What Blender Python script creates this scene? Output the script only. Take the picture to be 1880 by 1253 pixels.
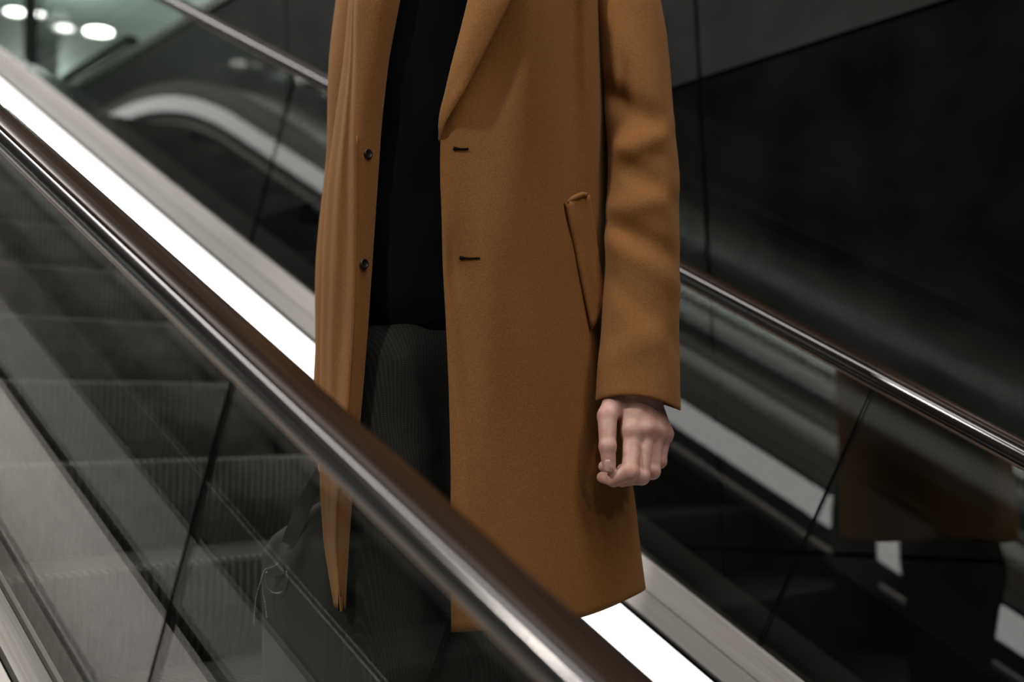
import bpy, bmesh, math, random
import numpy as np
from mathutils import Vector, Matrix

for o in list(bpy.data.objects):
    bpy.data.objects.remove(o, do_unlink=True)
SC = bpy.context.scene
COL = SC.collection
random.seed(7)
rng = np.random.default_rng(7)
rad = math.radians

# ------------------------------------------------------------------ camera
# axes: X across the escalator (towards the black wall), Y uphill, Z up.
CAMZ = 2.60                       # camera height above the lower floor
FPX, CX, CY = 2131.3, 940.0, 626.5
YAW, PITCH, ROLL = rad(46.5957), rad(5.4879), rad(-1.94658)
fw = Vector((math.cos(YAW)*math.cos(PITCH), math.sin(YAW)*math.cos(PITCH), math.sin(PITCH)))
rt0 = Vector((math.sin(YAW), -math.cos(YAW), 0.0))
up0 = rt0.cross(fw)
rt = rt0*math.cos(ROLL) + up0*math.sin(ROLL)
up = -rt0*math.sin(ROLL) + up0*math.cos(ROLL)
cam = bpy.data.cameras.new('camera')
cam_o = bpy.data.objects.new('camera', cam)
COL.objects.link(cam_o)
M = Matrix((rt, up, -fw)).transposed().to_4x4()
M.translation = Vector((0, 0, CAMZ))
cam_o.matrix_world = M
cam.sensor_width = 36.0
cam.lens = FPX/1880*36.0
cam.clip_start = 0.02
cam.dof.use_dof = True
cam.dof.focus_distance = 1.60
cam.dof.aperture_fstop = 2.3
SC.camera = cam_o

# ------------------------------------------------------------------ world, lights, exposure
w = bpy.data.worlds.new('world'); SC.world = w
w.use_nodes = True
bg = w.node_tree.nodes['Background']
bg.inputs['Color'].default_value = (0.80, 0.90, 0.86, 1)
bg.inputs['Strength'].default_value = 0.012
vs = SC.view_settings
vs.view_transform = 'Standard'; vs.look = 'None'; vs.exposure = 0.0; vs.gamma = 1.0
vs.use_curve_mapping = False

def lamp(name, kind, loc, target, energy, color=(1, 1, 1), size=0.2, size_y=None, spot=60, blend=0.6):
    L = bpy.data.lights.new(name, kind)
    L.energy = energy; L.color = color
    if kind == 'AREA':
        L.size = size
        if size_y:
            L.shape = 'RECTANGLE'; L.size_y = size_y
        else:
            L.shape = 'DISK'
    else:
        L.shadow_soft_size = size
        if kind == 'SPOT':
            L.spot_size = rad(spot); L.spot_blend = blend
    o = bpy.data.objects.new(name, L); COL.objects.link(o)
    o.location = (loc[0], loc[1], loc[2]+CAMZ)
    d = Vector(target)-Vector(loc)
    o.rotation_euler = d.to_track_quat('-Z', 'Y').to_euler()
    return o

# shop-side spotlights: one from the left of the picture, one from the right
lamp('spotlight_left', 'SPOT', (-2.7, 1.45, 4.1), (1.05, 1.25, 0.35), 560, (1.0, 0.93, 0.86), 0.17, spot=40)
lamp('spotlight_right', 'SPOT', (0.1, -3.4, 2.5), (1.12, 1.2, 0.28), 82, (1.0, 0.84, 0.68), 0.07, spot=25, blend=1.0)
# the long ceiling luminaire that runs over the two escalators
LINE_X, LINE_Z = 0.70, 4.40
lo = lamp('line_light', 'AREA', (LINE_X, 1.0, LINE_Z), (LINE_X, 1.0, 0.0), 400, (1.0, 0.95, 0.92), 0.80, 13.0)

# point lights added to brighten the upper hall, standing in for its downlights
for hx, hy in ((4.1, 10.2), (6.4, 10.6), (5.2, 13.4), (8.0, 13.0)):
    lamp('hall_fill', 'POINT', (hx, hy, 4.05), (hx, hy, 0.0), 95, (0.92, 1.0, 0.95), 0.10)

# ------------------------------------------------------------------ materials
def nt(mat):
    return mat.node_tree.nodes, mat.node_tree.links

def pbr(name, base, rough=0.5, metal=0.0, spec=0.5, sheen=0.0, coat=0.0, emit=None, estr=0.0, sss=0.0):
    m = bpy.data.materials.new(name); m.use_nodes = True
    b = m.node_tree.nodes['Principled BSDF']
    b.inputs['Base Color'].default_value = (*base, 1)
    b.inputs['Roughness'].default_value = rough
    b.inputs['Metallic'].default_value = metal
    b.inputs['Specular IOR Level'].default_value = spec
    b.inputs['Sheen Weight'].default_value = sheen
    b.inputs['Coat Weight'].default_value = coat
    if sss:
        b.inputs['Subsurface Weight'].default_value = sss
        b.inputs['Subsurface Radius'].default_value = (0.006, 0.0025, 0.0015)
    if emit:
        b.inputs['Emission Color'].default_value = (*emit, 1)
        b.inputs['Emission Strength'].default_value = estr
    return m

def coords(m, kind='Object', scale=(1, 1, 1), incline=False):
    n, l = nt(m)
    tc = n.new('ShaderNodeTexCoord'); mp = n.new('ShaderNodeMapping')
    mp.inputs['Scale'].default_value = scale
    if incline:
        m0 = n.new('ShaderNodeMapping'); m0.inputs['Rotation'].default_value = (rad(-30), 0, 0)
        l.new(tc.outputs[kind], m0.inputs['Vector']); l.new(m0.outputs['Vector'], mp.inputs['Vector'])
    else:
        l.new(tc.outputs[kind], mp.inputs['Vector'])
    return mp.outputs['Vector']

def noise_col(m, vec, scale, c0, c1, detail=4, lo=0.35, hi=0.65, rough=None):
    n, l = nt(m); b = n['Principled BSDF']
    t = n.new('ShaderNodeTexNoise'); t.inputs['Scale'].default_value = scale; t.inputs['Detail'].default_value = detail
    l.new(vec, t.inputs['Vector'])
    r = n.new('ShaderNodeValToRGB')
    r.color_ramp.elements[0].position = lo; r.color_ramp.elements[0].color = (*c0, 1)
    r.color_ramp.elements[1].position = hi; r.color_ramp.elements[1].color = (*c1, 1)
    l.new(t.outputs['Fac'], r.inputs['Fac']); l.new(r.outputs['Color'], b.inputs['Base Color'])
    if rough:
        mr = n.new('ShaderNodeMapRange'); mr.inputs['To Min'].default_value = rough[0]; mr.inputs['To Max'].default_value = rough[1]
        l.new(t.outputs['Fac'], mr.inputs['Value']); l.new(mr.outputs['Result'], b.inputs['Roughness'])
    return t

def bump(m, height, strength, dist):
    n, l = nt(m); b = n['Principled BSDF']
    bp = n.new('ShaderNodeBump'); bp.inputs['Strength'].default_value = strength; bp.inputs['Distance'].default_value = dist
    l.new(height, bp.inputs['Height'])
    if b.inputs['Normal'].is_linked:
        l.new(b.inputs['Normal'].links[0].from_socket, bp.inputs['Normal'])
    l.new(bp.outputs['Normal'], b.inputs['Normal'])

def noise_bump(m, vec, scale, strength, dist, detail=3):
    n, l = nt(m)
    t = n.new('ShaderNodeTexNoise'); t.inputs['Scale'].default_value = scale; t.inputs['Detail'].default_value = detail
    l.new(vec, t.inputs['Vector']); bump(m, t.outputs['Fac'], strength, dist)

MAT = {}
# camel wool
m = pbr('camel_wool', (0.36, 0.17, 0.05), 0.92, spec=0.10, sheen=0.18)
m.node_tree.nodes['Principled BSDF'].inputs['Sheen Tint'].default_value = (0.9, 0.6, 0.35, 1)
m.node_tree.nodes['Principled BSDF'].inputs['Sheen Roughness'].default_value = 0.5
v = coords(m)
noise_col(m, v, 420, (0.190, 0.084, 0.024), (0.255, 0.117, 0.036), 5, 0.3, 0.7)
noise_bump(m, v, 700, 0.55, 0.0012, 4)
noise_bump(m, v, 60, 0.25, 0.002, 3)
MAT['wool'] = m
MAT['lining'] = pbr('black_lining', (0.006, 0.006, 0.006), 0.8, spec=0.15)
m = pbr('black_knit', (0.0032, 0.0036, 0.0038), 0.95, spec=0.04); noise_bump(m, coords(m), 500, 0.5, 0.001); MAT['knit'] = m
# trousers: dark grey with a fine check
m = pbr('charcoal_check', (0.03, 0.03, 0.027), 0.9, spec=0.15)
n, l = nt(m); vec = coords(m)
sep = n.new('ShaderNodeSeparateXYZ'); l.new(vec, sep.inputs[0])
def wave(sock, freq):
    a = n.new('ShaderNodeMath'); a.operation = 'MULTIPLY'; a.inputs[1].default_value = freq; l.new(sock, a.inputs[0])
    s = n.new('ShaderNodeMath'); s.operation = 'SINE'; l.new(a.outputs[0], s.inputs[0])
    g = n.new('ShaderNodeMath'); g.operation = 'GREATER_THAN'; g.inputs[1].default_value = 0.55; l.new(s.outputs[0], g.inputs[0])
    return g.outputs[0]
wx, wz = wave(sep.outputs['X'], 2100), wave(sep.outputs['Z'], 2100)
ad = n.new('ShaderNodeMath'); ad.operation = 'ADD'; l.new(wx, ad.inputs[0]); l.new(wz, ad.inputs[1])
hf = n.new('ShaderNodeMath'); hf.operation = 'MULTIPLY'; hf.inputs[1].default_value = 0.5; l.new(ad.outputs[0], hf.inputs[0])
rp = n.new('ShaderNodeValToRGB'); rp.color_ramp.elements[0].color = (0.009, 0.009, 0.008, 1); rp.color_ramp.elements[1].color = (0.024, 0.024, 0.022, 1)
l.new(hf.outputs[0], rp.inputs['Fac']); l.new(rp.outputs['Color'], n['Principled BSDF'].inputs['Base Color'])
noise_bump(m, vec, 300, 0.3, 0.001)
MAT['check'] = m
m = pbr('bag_canvas', (0.055, 0.054, 0.049), 0.85, spec=0.2); noise_bump(m, coords(m), 400, 0.4, 0.001); MAT['canvas'] = m
MAT['button'] = pbr('horn_button', (0.012, 0.010, 0.008), 0.4)
MAT['thread'] = pbr('dark_thread', (0.010, 0.007, 0.004), 0.9, spec=0.1)
MAT['stitch'] = pbr('wool_stitch', (0.17, 0.08, 0.022), 0.9, spec=0.1)
# skin
m = pbr('skin', (0.55, 0.34, 0.28), 0.48, spec=0.35, sss=0.18)
v = coords(m); noise_col(m, v, 55, (0.54, 0.285, 0.24), (0.66, 0.425, 0.36), 4, 0.36, 0.66)
noise_bump(m, v, 420, 0.22, 0.0008, 5)
MAT['skin'] = m
MAT['nail'] = pbr('nail', (0.62, 0.40, 0.34), 0.3, spec=0.45)
MAT['hair'] = pbr('brown_hair', (0.035, 0.02, 0.012), 0.6)
MAT['leather'] = pbr('black_leather', (0.012, 0.011, 0.010), 0.35)
# escalator
m = pbr('handrail_rubber', (0.020, 0.012, 0.008), 0.3, spec=0.18)
v = coords(m, 'Object', (60, 0.6, 60), True); noise_col(m, v, 3.0, (0.014, 0.0085, 0.0055), (0.034, 0.019, 0.011), 4, 0.3, 0.7, (0.20, 0.34))
MAT['rubber'] = m
m = pbr('glossy_black_rubber', (0.014, 0.013, 0.013), 0.17, spec=1.0)
v = coords(m, 'Object', (70, 0.8, 70), True); noise_col(m, v, 3.0, (0.008, 0.0075, 0.0075), (0.024, 0.022, 0.022), 5, 0.25, 0.75, (0.13, 0.22))
MAT['railsteel'] = m
MAT['bronze'] = pbr('bronze_edge', (0.42, 0.33, 0.27), 0.35, metal=1.0)
m = pbr('brushed_deck', (0.52, 0.50, 0.47), 0.42, metal=0.55)
v = coords(m, 'Object', (90, 1.2, 90), True); noise_col(m, v, 3.0, (0.52, 0.50, 0.47), (0.66, 0.64, 0.61), 3, 0.3, 0.7, (0.32, 0.5))
MAT['deck'] = m
m = pbr('satin_deck', (0.75, 0.72, 0.70), 0.45, metal=0.0)
v = coords(m, 'Object', (60, 1.0, 60), True); noise_col(m, v, 2.0, (0.72, 0.69, 0.67), (0.82, 0.79, 0.77), 3, 0.3, 0.7)
MAT['satin'] = m
m = pbr('grey_inner_deck', (0.36, 0.35, 0.33), 0.42, metal=0.4)
v = coords(m, 'Object', (60, 1.0, 60), True); noise_col(m, v, 2.0, (0.33, 0.32, 0.30), (0.40, 0.39, 0.37), 3, 0.3, 0.7)
MAT['innerdeck'] = m
MAT['darkdeck'] = pbr('grey_deck', (0.26, 0.26, 0.245), 0.4, metal=0.0)
MAT['skirt'] = pbr('dark_skirt', (0.02, 0.02, 0.019), 0.45, metal=0.2)
MAT['groove'] = pbr('black_gap', (0.003, 0.003, 0.003), 0.9, spec=0.0)
MAT['strip'] = pbr('white_light_strip', (0.8, 0.8, 0.8), 0.5, emit=(1.0, 0.985, 0.965), estr=1.75)
m = pbr('step_aluminium', (0.20, 0.195, 0.18), 0.40, metal=0.4)
v = coords(m, 'Object', (8, 8, 8)); noise_col(m, v, 3.0, (0.050, 0.049, 0.045), (0.105, 0.102, 0.095), 4, 0.3, 0.7)
MAT['step'] = m
MAT['blackcover'] = pbr('black_cover', (0.012, 0.012, 0.011), 0.4)

def glass_mat(name, tint, ior_f0=0.068):
    m = bpy.data.materials.new(name); m.use_nodes = True
    n, l = nt(m); n.clear()
    out = n.new('ShaderNodeOutputMaterial'); mix = n.new('ShaderNodeMixShader')
    tr = n.new('ShaderNodeBsdfTransparent'); tr.inputs['Color'].default_value = (*tint, 1)
    gl = n.new('ShaderNodeBsdfGlossy'); gl.inputs['Roughness'].default_value = 0.0
    g = n.new('ShaderNodeNewGeometry')
    dt = n.new('ShaderNodeVectorMath'); dt.operation = 'DOT_PRODUCT'
    l.new(g.outputs['Incoming'], dt.inputs[0]); l.new(g.outputs['Normal'], dt.inputs[1])
    ab = n.new('ShaderNodeMath'); ab.operation = 'ABSOLUTE'; l.new(dt.outputs['Value'], ab.inputs[0])
    om = n.new('ShaderNodeMath'); om.operation = 'SUBTRACT'; om.inputs[0].default_value = 1.0; l.new(ab.outputs[0], om.inputs[1])
    pw = n.new('ShaderNodeMath'); pw.operation = 'POWER'; pw.inputs[1].default_value = 5.0; l.new(om.outputs[0], pw.inputs[0])
    ml = n.new('ShaderNodeMath'); ml.operation = 'MULTIPLY_ADD'; ml.inputs[1].default_value = 1-ior_f0; ml.inputs[2].default_value = ior_f0
    l.new(pw.outputs[0], ml.inputs[0])
    l.new(ml.outputs[0], mix.inputs['Fac']); l.new(tr.outputs[0], mix.inputs[1]); l.new(gl.outputs[0], mix.inputs[2])
    l.new(mix.outputs[0], out.inputs['Surface'])
    return m
MAT['glass'] = glass_mat('balustrade_glass', (0.93, 0.95, 0.935))
MAT['glass_edge'] = pbr('glass_edge', (0.010, 0.018, 0.015), 0.15)
# polished black stone
m = pbr('polished_black_stone', (0.010, 0.010, 0.009), 0.07, spec=0.32)
v = coords(m, 'Object'); noise_col(m, v, 6, (0.003, 0.003, 0.0027), (0.008, 0.0078, 0.0072), 8, 0.3, 0.7, (0.03, 0.09))
MAT['stone'] = m
m = pbr('black_stone_painted_sheen', (0.014, 0.0138, 0.013), 0.3, spec=0.15)  # upper wall panels: grey reflection of the ceiling put into the base colour
v = coords(m, 'Object'); noise_col(m, v, 6, (0.015, 0.015, 0.014), (0.026, 0.0255, 0.0245), 8, 0.3, 0.7, (0.25, 0.38))
MAT['stone_sheen'] = m
m = pbr('dark_plaster', (0.05, 0.055, 0.05), 0.8); noise_col(m, coords(m), 3, (0.04, 0.045, 0.04), (0.06, 0.065, 0.06)); MAT['plaster'] = m
m = pbr('hall_ceiling', (0.16, 0.19, 0.17), 0.7); noise_col(m, coords(m), 2, (0.14, 0.17, 0.15), (0.18, 0.21, 0.19)); MAT['ceil'] = m
m = pbr('hall_floor', (0.16, 0.16, 0.15), 0.25); noise_col(m, coords(m), 4, (0.13, 0.13, 0.12), (0.19, 0.19, 0.18)); MAT['floor'] = m
MAT['steel'] = pbr('trim_steel', (0.55, 0.54, 0.52), 0.3, metal=1.0)
MAT['chain'] = pbr('steel_beads', (0.3, 0.3, 0.29), 0.25, metal=1.0)

# ------------------------------------------------------------------ object helpers
def mesh_obj(name, verts, faces, mats, parent=None, smooth=False, fmat=None):
    me = bpy.data.meshes.new(name)
    me.from_pydata([tuple(map(float, p)) for p in verts], [], [tuple(int(i) for i in f) for f in faces])
    for mm in (mats if isinstance(mats, (list, tuple)) else [mats]):
        me.materials.append(MAT[mm])
    if fmat is not None:
        me.polygons.foreach_set('material_index', fmat)
    if smooth:
        me.polygons.foreach_set('use_smooth', [True]*len(me.polygons))
    me.update()
    o = bpy.data.objects.new(name, me); COL.objects.link(o)
    if parent: o.parent = parent
    return o

def fix_normals(o):
    bm = bmesh.new(); bm.from_mesh(o.data)
    bmesh.ops.recalc_face_normals(bm, faces=bm.faces[:]); bm.to_mesh(o.data); bm.free()
    return o

def empty(name, loc, label, cat, group=None):
    o = bpy.data.objects.new(name, None); COL.objects.link(o)
    o.location = loc; o.empty_display_size = 0.1
    o['label'] = label; o['category'] = cat
    if group: o['group'] = group
    bpy.context.view_layer.update()
    return o

def tag(o, label, cat, group=None):
    o['label'] = label; o['category'] = cat
    if group: o['group'] = group
    return o

def structure(o, label=None):
    o['kind'] = 'structure'
    if label: o['label'] = label
    return o

def keep(o, parent):
    """parent without moving: part vertices are in world space"""
    o.parent = parent
    o.matrix_parent_inverse = Matrix.Translation(parent.location).inverted()
    return o

def box(name, lo_, hi_, mat, parent=None, bevel=0.0):
    bm = bmesh.new()
    bmesh.ops.create_cube(bm, size=1)
    lo_, hi_ = Vector(lo_), Vector(hi_)
    for vv in bm.verts:
        vv.co = Vector(((lo_[i]+hi_[i])/2 + vv.co[i]*(hi_[i]-lo_[i]) for i in range(3)))
    if bevel:
        bmesh.ops.bevel(bm, geom=bm.edges[:], offset=bevel, segments=2, profile=0.6, affect='EDGES')
    me = bpy.data.meshes.new(name); bm.to_mesh(me); bm.free()
    me.materials.append(MAT[mat])
    o = bpy.data.objects.new(name, me); COL.objects.link(o)
    if parent: keep(o, parent)
    return o

# ------------------------------------------------------------------ setting
XW = 2.45                          # face of the black wall
UP = 2.0                           # upper floor, above the camera
CEIL = 4.5
FLOOR = -2.60
def Zc(z): return z + CAMZ

structure(box('floor', (-7, -7, -0.2), (XW+0.3, -2.6, 0.0), 'floor'), 'dark lower hall floor below the escalators')
structure(box('ceiling', (-9, -8, Zc(CEIL)), (14, 17, Zc(CEIL)+0.15), 'ceil'), 'grey green ceiling with round downlights')
structure(box('wall_back', (-9, 16.0, Zc(0)), (14, 16.3, Zc(CEIL)), 'plaster'), 'dim far wall of the upper hall')
structure(box('floor', (XW+0.02, -7, Zc(UP)-0.35), (13, 16.0, Zc(UP)-0.02), 'floor'), 'upper hall floor beyond the black wall')
structure(box('floor', (-9, 8.3, Zc(UP)-0.35), (XW+0.02, 16.0, Zc(UP)-0.02), 'floor'), 'upper landing floor at the head of the escalators')

wall = box('wall_right', (XW+0.005, -7, 0), (XW+0.30, 8.3, Zc(UP)-0.35), 'groove')
structure(wall, 'black polished stone wall behind the far balustrade')
JZ = [-3.0, -1.50, -0.265, 0.970, 1.965]
JY = [-6.17, -4.17, -2.17, -0.17, 1.83, 3.83, 5.83, 8.3]
for iz in range(len(JZ)-1):
    for iy in range(len(JY)-1):
        g = 0.006
        z0, z1 = max(Zc(JZ[iz]), 0.0), Zc(JZ[iz+1])
        p = box('panel', (XW, JY[iy]+g, z0+g), (XW+0.0049, JY[iy+1]-g, z1-g), 'stone' if iz < 3 else 'stone_sheen', None, 0.0006)
        p.parent = wall
# steel edge of the upper floor along the top of the wall
structure(box('trim_1', (XW-0.012, -7, Zc(UP)-0.034), (XW+0.30, 8.3, Zc(UP)+0.004), 'steel'), 'steel edge along the top of the black wall')
structure(box('trim_2', (XW-0.03, 5.2, Zc(UP)+0.03), (XW+0.03, 9.8, Zc(UP)+0.075), 'blackcover'), 'dark low rail above the black wall')

# ------------------------------------------------------------------ escalator path and sweeps
T30 = rad(30)
N6 = (2.1223, -0.1909)
YB, RU = 5.30, 2.6
YA, RL = -1.75, 1.9
def line_z(y): return N6[1] + (y-N6[0])*math.tan(T30)
def make_path():
    pts = []       # (y, z, ny, nz, s)
    nI = (-math.sin(T30), math.cos(T30))
    ca = (YA + RL*nI[0], line_z(YA) + RL*nI[1])
    end = ca[1]-RL
    pts.append((ca[0]-2.0, end, 0, 1))
    for k in range(0, 17):
        t = T30*k/16; pts.append((ca[0]+RL*math.sin(t), ca[1]-RL*math.cos(t), -math.sin(t), math.cos(t)))
    for k in range(1, 12):
        y = YA+(YB-YA)*k/12; pts.append((y, line_z(y), *nI))
    cb = (YB - RU*nI[0], line_z(YB) - RU*nI[1])
    for k in range(0, 25):
        t = T30*(1-k/24); pts.append((cb[0]-RU*math.sin(t), cb[1]+RU*math.cos(t), -math.sin(t), math.cos(t)))
    pts.append((cb[0]+1.9, cb[1]+RU, 0, 1))
    return pts
PATH = make_path()
WN = -1.2264            # nose line, measured along the normal from the camera

def sweep(name, prof, mat, parent=None, path=None, closed=True, smooth=False, cap=True, fmat_fn=None):
    """prof: (X, W) with W measured like the sight lines (camera = 0); offset from the nose line = W - WN"""
    path = path or PATH
    k = len(prof); V = []; F = []; FM = []
    for (y, z, ny, nz) in path:
        for (x, wv) in prof:
            h = wv - WN
            V.append((x, y+ny*h, Zc(z+nz*h)))
    kk = k if closed else k-1
    for i in range(len(path)-1):
        for j in range(kk):
            a, b = i*k+j, i*k+(j+1) % k
            F.append((a, b, b+k, a+k)); FM.append(fmat_fn(j) if fmat_fn else 0)
    if closed and cap:
        F.append(tuple(range(k-1, -1, -1))); FM.append(0)
        F.append(tuple((len(path)-1)*k+j for j in range(k))); FM.append(0)
    o = mesh_obj(name, V, F, mat, None, smooth, FM)
    fix_normals(o)
    if parent: keep(o, parent)
    return o

def rrect(xc, wt, wb, hw, r, n=6):
    pts = []
    for (cx_, cw, a0) in ((xc+hw-r, wt-r, 0), (xc-hw+r, wt-r, 90), (xc-hw+r, wb+r, 180), (xc+hw-r, wb+r, 270)):
        for k in range(n+1):
            a = rad(a0+90*k/n); pts.append((cx_+r*math.cos(a), cw+r*math.sin(a)))
    return pts

XN, XF = 0.596, 1.836
MID = (XN+XF)/2
esc = empty('escalator', (MID, 0, Zc(line_z(0))-0.5), 'moving escalator that carries the person in the camel coat, between two glass balustrades', 'escalator')

SPLITS = [-6.0, -3.20, -1.13, 0.94, 3.01, 5.08, 7.15, 12.0]
# arc length along the path, zero where S = Y cos30 + Z sin30 = 0 on the incline
def path_with_s():
    s = [0.0]
    for a, b in zip(PATH[:-1], PATH[1:]):
        s.append(s[-1]+math.hypot(b[0]-a[0], b[1]-a[1]))
    i = 20
    S0 = PATH[i][0]*math.cos(T30)+PATH[i][1]*math.sin(T30)
    return [v_-s[i]+S0 for v_ in s]
PS = path_with_s()
def path_at(s):
    for i in range(len(PS)-1):
        if PS[i] <= s <= PS[i+1]:
            t = (s-PS[i])/(PS[i+1]-PS[i]); a, b = PATH[i], PATH[i+1]
            q = [a[j]+(b[j]-a[j])*t for j in range(4)]
            L = math.hypot(q[2], q[3]); q[2] /= L; q[3] /= L
            return tuple(q)
    return PATH[0] if s < PS[0] else PATH[-1]
def sub_path(s0, s1):
    inner = [PATH[i] for i in range(len(PS)) if s0+1e-4 < PS[i] < s1-1e-4]
    return [path_at(s0)] + inner + [path_at(s1)]

def side(parent, xg, sgn, outer='light'):
    """one balustrade; sgn = +1 when the steps lie towards +X"""
    X = lambda d: xg + sgn*d
    # handrail: rubber belt on a rounded steel profile with a bronze edge
    wt, wb, hw = -0.4000, -0.4300, 0.0315
    top = [(xg-0.0235, wt-0.0028), (xg-0.0195, wt-0.0002), (xg-0.006, wt+0.0018), (xg+0.006, wt+0.0018), (xg+0.0150, wt+0.0008), (xg+0.0260, wt-0.0030),
           (xg+0.0300, wt-0.0090), (xg+0.0260, wt-0.0080), (xg+0.018, wt-0.0045), (xg-0.0190, wt-0.0035), (xg-0.0225, wt-0.0040)]
    sweep('handrail', top, 'rubber', parent, smooth=True)
    sweep('rail_profile', rrect(xg, wt-0.0036, wb, hw, 0.0125), 'railsteel', parent, smooth=True)
    sweep('rail_edge', rrect(xg, wb-0.0002, wb-0.0075, 0.0190, 0.0030, 3), 'bronze', parent, smooth=True)
    # glass panels with real joints
    for s0, s1 in zip(SPLITS[:-1], SPLITS[1:]):
        s0 = max(s0, PS[0]+0.05); s1 = min(s1, PS[-1]-0.05)
        if s1-s0 < 0.2: continue
        sp = sub_path(s0+0.003, s1-0.003)
        prof = [(xg-0.003, -0.990), (xg+0.003, -0.990), (xg+0.003, -0.430), (xg-0.003, -0.430)]
        g = sweep('glass_panel', prof, ['glass', 'glass_edge'], parent, sp, fmat_fn=lambda j: 1 if j in (0, 2) else 0)
        for pl in g.data.polygons[-2:]: pl.material_index = 1
    # inner deck: bright upper moulding, grey lower moulding, dark groove, light strip, skirt, brush line
    sweep('deck_moulding', [(X(0.0032), -0.973), (X(0.010), -0.9735), (X(0.0290), -1.0165), (X(0.0250), -1.020), (X(0.0032), -1.0)], 'deck', parent)
    sweep('inner_deck', [(X(0.0300), -1.0185), (X(0.0500), -1.0540), (X(0.0490), -1.060), (X(0.020), -1.060), (X(0.020), -1.022)], 'innerdeck', parent)
    sweep('deck_groove', [(X(0.0200), -1.0565), (X(0.0545), -1.0600), (X(0.0545), -1.066), (X(0.020), -1.066)], 'groove', parent)
    sweep('light_strip', [(X(0.0560), -1.066), (X(0.0600), -1.068), (X(0.0600), -1.150), (X(0.040), -1.150), (X(0.040), -1.066)], 'strip', parent)
    sweep('skirt_panel', [(X(0.0590), -1.152), (X(0.0590), -1.46), (X(0.045), -1.46), (X(0.045), -1.152)], 'skirt', parent)
    sweep('skirt_guard', [(X(0.0590), -1.203), (X(0.0690), -1.206), (X(0.0690), -1.219), (X(0.0590), -1.222)], 'satin', parent)
    O = lambda d: xg - sgn*d
    if outer == 'light':
        sweep('clamp_cover', [(O(0.0032), -0.973), (O(0.040), -0.975), (O(0.040), -1.02), (O(0.0065), -1.02)], 'deck', parent)
        sweep('outer_deck', [(O(0.049), -0.976), (O(0.196), -0.976), (O(0.196), -0.982), (O(0.049), -0.982)], 'satin', parent)
        sweep('groove_gap_shade', [(O(0.030), -0.995), (O(0.060), -0.995), (O(0.060), -1.010), (O(0.400), -1.03), (O(0.400), -1.06), (O(0.030), -1.06)], 'groove', parent)  # black groove floor, widened under the decks to paint the gap's shade
    else:
        sweep('outer_cover', [(O(0.0065), -0.99), (O(0.40), -1.10), (O(0.40), -1.2), (O(0.0065), -1.2)], 'blackcover', parent)
    # outer cladding below the deck
    if outer == 'light':
        sweep('cladding', [(O(0.185), -1.062), (O(0.188), -1.062), (O(0.188), -1.75), (O(0.185), -1.75)], 'skirt', parent)

side(esc, XN, +1, 'light')
side(esc, XF, -1, 'dark')

# ---- steps: cleated tread and riser, one shared mesh
def step_mesh():
    pitch = 0.0169; nt_ = 65; x0 = -pitch*nt_/2
    prof = [(0.400, 0.0, 0, 1), (0.200, 0.0, 0, 1), (0.012, 0.0, 0, 1), (0.003, -0.003, -0.6, 0.8), (0.0, -0.010, -1, 0), (0.001, -0.05, -1, 0),
            (0.006, -0.10, -1, 0), (0.016, -0.15, -0.97, -0.2), (0.032, -0.20, -0.95, -0.3), (0.05, -0.235, -0.95, -0.3)]
    xs = []
    for i in range(nt_):
        b = x0+i*pitch
        xs += [(b, 1), (b+pitch*0.10, 0), (b+pitch*0.50, 0), (b+pitch*0.60, 1)]
    xs.append((x0+nt_*pitch, 1))
    V, F = [], []
    k = len(prof)
    for (x, deep) in xs:
        for (y, z, ny, nz) in prof:
            d = 0.007*deep
            V.append((x, y-ny*d, z-nz*d))
    for i in range(len(xs)-1):
        for j in range(k-1):
            a = i*k+j; F.append((a, a+1, a+k+1, a+k))
    me = bpy.data.meshes.new('step'); me.from_pydata(V, [], F); me.materials.append(MAT['step']); me.update()
    bm = bmesh.new(); bm.from_mesh(me); bmesh.ops.recalc_face_normals(bm, faces=bm.faces[:]); bm.to_mesh(me); bm.free()
    return me
STEP = step_mesh()
S6 = N6[0]*math.cos(T30)+N6[1]*math.sin(T30)
step_pos = []
for i in range(-16, 22):
    s = S6 + 0.4055*i
    if PS[0]+0.1 < s < PS[-1]-0.5:
        q = path_at(s); step_pos.append((q[0], q[1]))
def add_steps(parent, xmid):
    for (y, z) in step_pos:
        o = bpy.data.objects.new('step', STEP); COL.objects.link(o)
        o.location = (xmid, y, Zc(z)); keep(o, parent)
add_steps(esc, MID)

# ---- the neighbouring escalator under the camera
DX = -1.669
adj = empty('escalator', (MID+DX, 0, Zc(line_z(0))-0.5), 'neighbouring escalator on the camera side, seen as pale stripes mirrored in the near glass', 'escalator')
for ch in [c for c in esc.children if c.name.split('.')[0] not in ('outer_cover',)]:
    base = ch.name.split('.')[0]
    c = ch.copy(); COL.objects.link(c); c.parent = adj
    c.matrix_parent_inverse = Matrix.Translation(adj.location).inverted()
    c.location = Vector(ch.location)+Vector((DX, 0, 0))
sweep('outer_deck', [(XF+DX+0.096, -0.976), (XF+DX+0.205, -0.976), (XF+DX+0.205, -0.982), (XF+DX+0.096, -0.982)], 'darkdeck', adj)
sweep('clamp_cover', [(XF+DX+0.0032, -0.966), (XF+DX+0.092, -0.972), (XF+DX+0.092, -1.02), (XF+DX+0.0032, -1.02)], 'blackcover', adj)

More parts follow.
